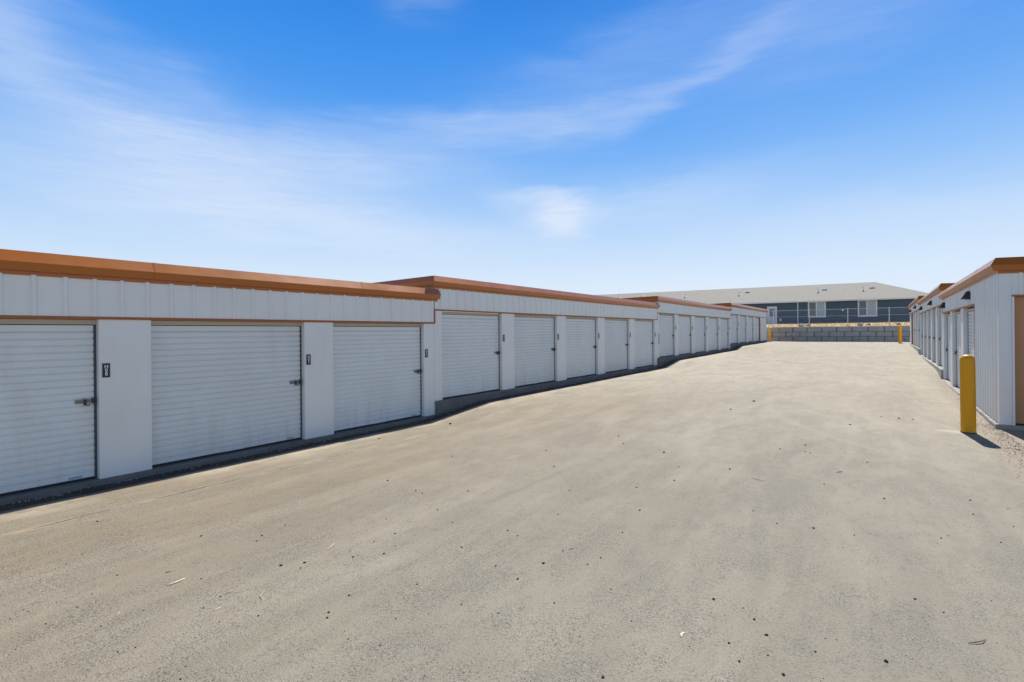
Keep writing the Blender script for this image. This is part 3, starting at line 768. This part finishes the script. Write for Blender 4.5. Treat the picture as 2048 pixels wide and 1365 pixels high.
# ------------------------------------------------------------------ loose stones, chips and twigs on the asphalt
PEBBLES = [(-5.42,2.48,7),(-4.98,3.09,7),(-4.16,2.54,10),(-4.03,2.68,8),(-3.97,2.6,6),(-4.95,1.47,5),(-4.81,1.34,5),(-4.0,1.84,5),(-3.56,2.0,5),(-3.18,2.3,8),(-3.13,2.25,7),(-3.71,1.81,5),(-4.5,0.94,4),(-5.02,1.02,5),(-4.72,1.14,5),(-4.35,1.34,5),(-4.34,1.59,5),(-3.91,1.29,4),(-3.87,1.37,4),(-6.8,2.07,7),(-5.91,1.69,6),(-5.79,1.54,6),(-4.49,2.05,5),(-4.92,2.81,7),(-4.84,2.71,6),(-5.1,1.11,5),(-5.04,1.12,5),(-3.25,2.53,7),(-2.8,2.17,4),(-3.4,1.46,4),(-3.3,1.39,5),(-3.13,1.49,4),(-4.06,1.99,6),(-5.15,1.7,6),(-3.95,4.25,7),(-4.22,3.76,7),(-3.56,4.05,7),(-3.85,3.54,9),(-3.87,3.3,6),(-3.63,3.34,6),(-3.09,3.64,6),(-3.59,3.17,9),(-3.77,2.98,9),(-2.96,4.18,8),(-2.81,4.13,6),(-2.61,3.51,6),(-2.3,3.76,9),(-2.33,3.42,7),(-2.28,4.06,6),(-1.94,4.11,6),(-1.98,3.94,6),(-2.76,4.82,7),(-2.08,5.38,7),(-2.0,4.72,6),(-2.17,2.94,5),(-2.46,2.89,5),(-2.94,2.93,5),(-2.72,2.5,5),(-1.91,3.27,6),(-1.66,2.85,4),(-2.58,2.24,4),(-1.28,2.73,7),(-1.03,3.05,4),(-1.36,3.35,5),(-1.65,3.67,5),(-1.63,7.52,11),(-2.25,7.28,9),(-0.52,7.41,8),(-0.1,8.86,9),(-1.07,5.99,7),(-0.5,5.79,11),(-0.81,5.74,7),(-0.17,5.8,6),(0.07,7.15,8),(0.85,7.61,7),(0.81,7.07,7),(0.48,6.13,8),(0.91,6.32,6),(-0.97,3.93,8),(-0.68,3.81,8),(-0.58,3.66,7),(-0.76,3.44,7),(-0.54,3.44,6),(-0.67,3.29,7),(-0.44,3.3,9),(0.04,3.75,9),(0.22,4.7,7),(-0.31,3.63,5),(-0.27,3.82,4),(0.37,4.59,5),(-0.77,3.92,5),(1.08,6.87,6),(-0.21,3.84,4),(-7.49,8.49,19),(-5.25,4.71,9),(-4.49,4.57,8),(-4.63,4.6,8),(-5.37,6.12,10),(-4.07,4.92,8),(-3.74,6.42,10),(-3.76,8.74,12),(-3.45,8.22,11),(-2.69,7.98,13),(-2.4,6.11,8),(-3.04,5.59,9),(-2.1,6.62,9),(-7.63,6.64,13),(-4.31,7.16,11),(-2.5,14.21,21),(-2.71,12.64,15),(-0.4,11.85,13),(0.38,13.08,19),(0.09,13.12,14),(-1.23,9.09,13),(-0.93,9.58,11),(-0.89,9.11,10),(-0.82,9.07,10),(0.61,13.16,13)]
PLAB = {(-.44, 3.3): 'largest black stone near the bottom edge, right of the middle', (.04, 3.75): 'large black stone at the bottom edge, lower right of the yard',
        (-1.28, 2.73): 'oblong black stone near the bottom edge just right of the middle', (-3.25, 2.53): 'black stone left of the middle, in line with the long splinter',
        (-.5, 5.79): 'black stone on the right half of the yard, in front of the long straw', (.22, 4.7): 'black stone just beyond the curved brown twig at lower right',
        (-7.49, 8.49): 'black stone near the kerb where the left row first steps up', (.38, 13.08): 'black stone level with the big yellow bollard, left of it',
        (-2.5, 14.21): 'farthest black stone, out in the middle of the yard'}
vars_ = []
for k in range(6):
    me = rock_mesh(1., 2.3*k+1, .75); me.materials.append(PEB); vars_.append(me)
for i, (x, y, r) in enumerate(PEBBLES):
    o = bpy.data.objects.new('pebble', vars_[i % 6]); s = r/1000*random.uniform(.9, 1.25)
    o.scale = (s*random.uniform(.9, 1.3), s, s*random.uniform(.8, 1.1)); o.rotation_euler = (0, 0, random.uniform(0, 6.28))
    o.location = (x, y, Gn(x, y)+s*.35); col.objects.link(o)
    lb = PLAB.get((x, y)); tag(o, lb or 'small black stone lying loose on the pale asphalt', 'pebble', 'black stones scattered on the asphalt')
def ico(c, r):
    t = [(1, 0, 0), (-1, 0, 0), (0, 1, 0), (0, -1, 0), (0, 0, 1), (0, 0, -1)]
    v = [(c[0]+a*r*random.uniform(.6, 1.3), c[1]+b*r*random.uniform(.6, 1.3), c[2]+e*r*random.uniform(.5, 1)) for a, b, e in t]
    return v, [(0, 2, 4), (2, 1, 4), (1, 3, 4), (3, 0, 4), (2, 0, 5), (1, 2, 5), (3, 1, 5), (0, 3, 5)]
def scatter(name, mat, n, fn, label):
    q = MB()
    for _ in range(n):
        x, y, r = fn(); v, f = ico((x, y, Gn(x, y)+r*.3), r); i0 = len(q.v); q.v += v; q.f += [tuple(i0+k for k in ff) for ff in f]
    o = q.build(name, mat); tag(o, label, kind='stuff')
def f1():
    d = random.random(); y = 1.+13*d**1.5; return random.uniform(-7.9, min(1.5, .5+y*.1)), y, random.uniform(.0012, .0036)*(1+y*.05)
scatter('dark_grit', PEB, 1500, f1, 'fine dark grit scattered thinly over the asphalt')
scatter('pale_grit', GRAV, 2200, f1, 'fine pale grit scattered thinly over the asphalt')
def f2():
    y = random.uniform(8.5, 24.5) if random.random() < .5 else random.uniform(9, 13.5); c = 1.75+.009*(y)-.075
    if y < 12.8: c += .12
    return c-abs(random.gauss(0, .17)), y, random.uniform(.003, .009)
scatter('kerb_gravel', GRAV, 2200, f2, 'loose tan gravel and dirt along the foot of the right-hand row')
def f3():
    b = random.choice([9.05, 24.29, 39.5]); y = b+random.gauss(.5, .5); return -8.36+abs(random.gauss(0, .08)), y, random.uniform(.004, .012)
scatter('step_rubble', GRAV, 260, f3, 'loose rubble at the kerb steps of the left-hand row')
def f4():
    y = random.uniform(1., 30); return -8.39+abs(random.gauss(0, .06)), y, random.uniform(.004, .014)
scatter('kerb_rubble', GRAV, 1500, f4, 'broken bits of asphalt and grit along the foot of the left-hand row')
def chip(x0, y0, x1, y1, wd, th, mat, label, name, cat):
    q = MB(); a = Vector((x0, y0, Gn(x0, y0)+th*.6)); b = Vector((x1, y1, Gn(x1, y1)+th*.6)); d = b-a; n = Vector((-d.y, d.x, 0)).normalized()
    rings = []
    for k, (t, ww) in enumerate(((0, .25), (.12, .7), (.4, 1), (.7, .85), (.9, .9), (1, .3))):
        c = a+d*t+n*wd*.35*math.sin(t*5+x0)+Vector((0, 0, th*.5*math.sin(t*3.1)))
        rings.append([c-n*wd*ww*.5, c-n*wd*ww*.2+Vector((0, 0, th)), c+n*wd*ww*.4+Vector((0, 0, th*.8)), c+n*wd*ww*.5, c-Vector((0, 0, th*.4))])
    q.loops(rings); o = q.build(name, mat); tag(o, label, cat)
chip(-4.59, 1.845, -4.603, 1.978, .016, .006, WOOD, 'long splinter of pale wood on the asphalt at lower left, the largest one', 'wood_chip', 'wood chip')
chip(-3.901, 1.858, -3.904, 1.915, .009, .003, WOOD, 'short white wood chip right of the long splinter', 'wood_chip', 'wood chip')
chip(-4.068, 2.057, -4.079, 2.095, .006, .003, STRAW, 'tiny pale chip between the long splinter and the curled straw', 'wood_chip', 'wood chip')
chip(-4.102, 2.956, -4.162, 3.073, .009, .003, STRAW, 'thin pale curved chip far up the asphalt near the left row', 'wood_chip', 'wood chip')
chip(-4.43, 1.463, -4.465, 1.485, .005, .002, STRAW, 'tiny upright straw bit left of and below the long splinter', 'straw', 'straw')
chip(-1.03, 3.344, -1.026, 3.405, .016, .004, WOOD, 'small white flake alone on the asphalt at lower right', 'wood_chip', 'wood chip')
def twig(pts, r, mat, label, name='twig'):
    q = MB(); P = [(x, y, Gn(x, y)+r*1.1+dz) for x, y, dz in pts]; q.tube(P, [r*.5]+[r]*(len(P)-2)+[r*.4], 6); tag(q.build(name, mat), label, name)
twig([(-3.744, 2.135, 0), (-3.80, 2.150, .003), (-3.835, 2.19, .003), (-3.851, 2.224, 0)], .0022, STRAW, 'curled pale straw right of the short white chip', 'straw')
twig([(-4.854, 1.937, 0), (-4.85, 1.955, .002), (-4.843, 1.973, 0)], .003, TWIG, 'stubby dark twig just above the long splinter')
twig([(-2.243, 4.099, 0), (-2.24, 4.13, .004), (-2.214, 4.161, 0)], .0025, TWIG, 'thin dark twig in the middle of the asphalt')
twig([(-1.312, 7.252, 0), (-1.26, 7.20, .006), (-1.2, 7.172, .006), (-1.136, 7.158, 0)], .004, STRAW, 'long pale curved straw in the mid distance', 'straw')
twig([(-.423, 8.053, 0), (-.39, 8.10, .005), (-.364, 8.134, 0)], .005, TWIG, 'short dark twig in the mid distance right of the long straw')
twig([(.457, 4.237, 0), (.497, 4.262, .006), (.53, 4.295, .008), (.553, 4.345, 0)], .0034, TWIG, 'curved brown twig on the asphalt at lower right')
twig([(1.66, 10.90, .01), (1.75, 10.885, .02), (1.86, 10.85, .01)], .006, STRAW, 'straight straw stalk on the dirt by the right-hand row', 'straw')
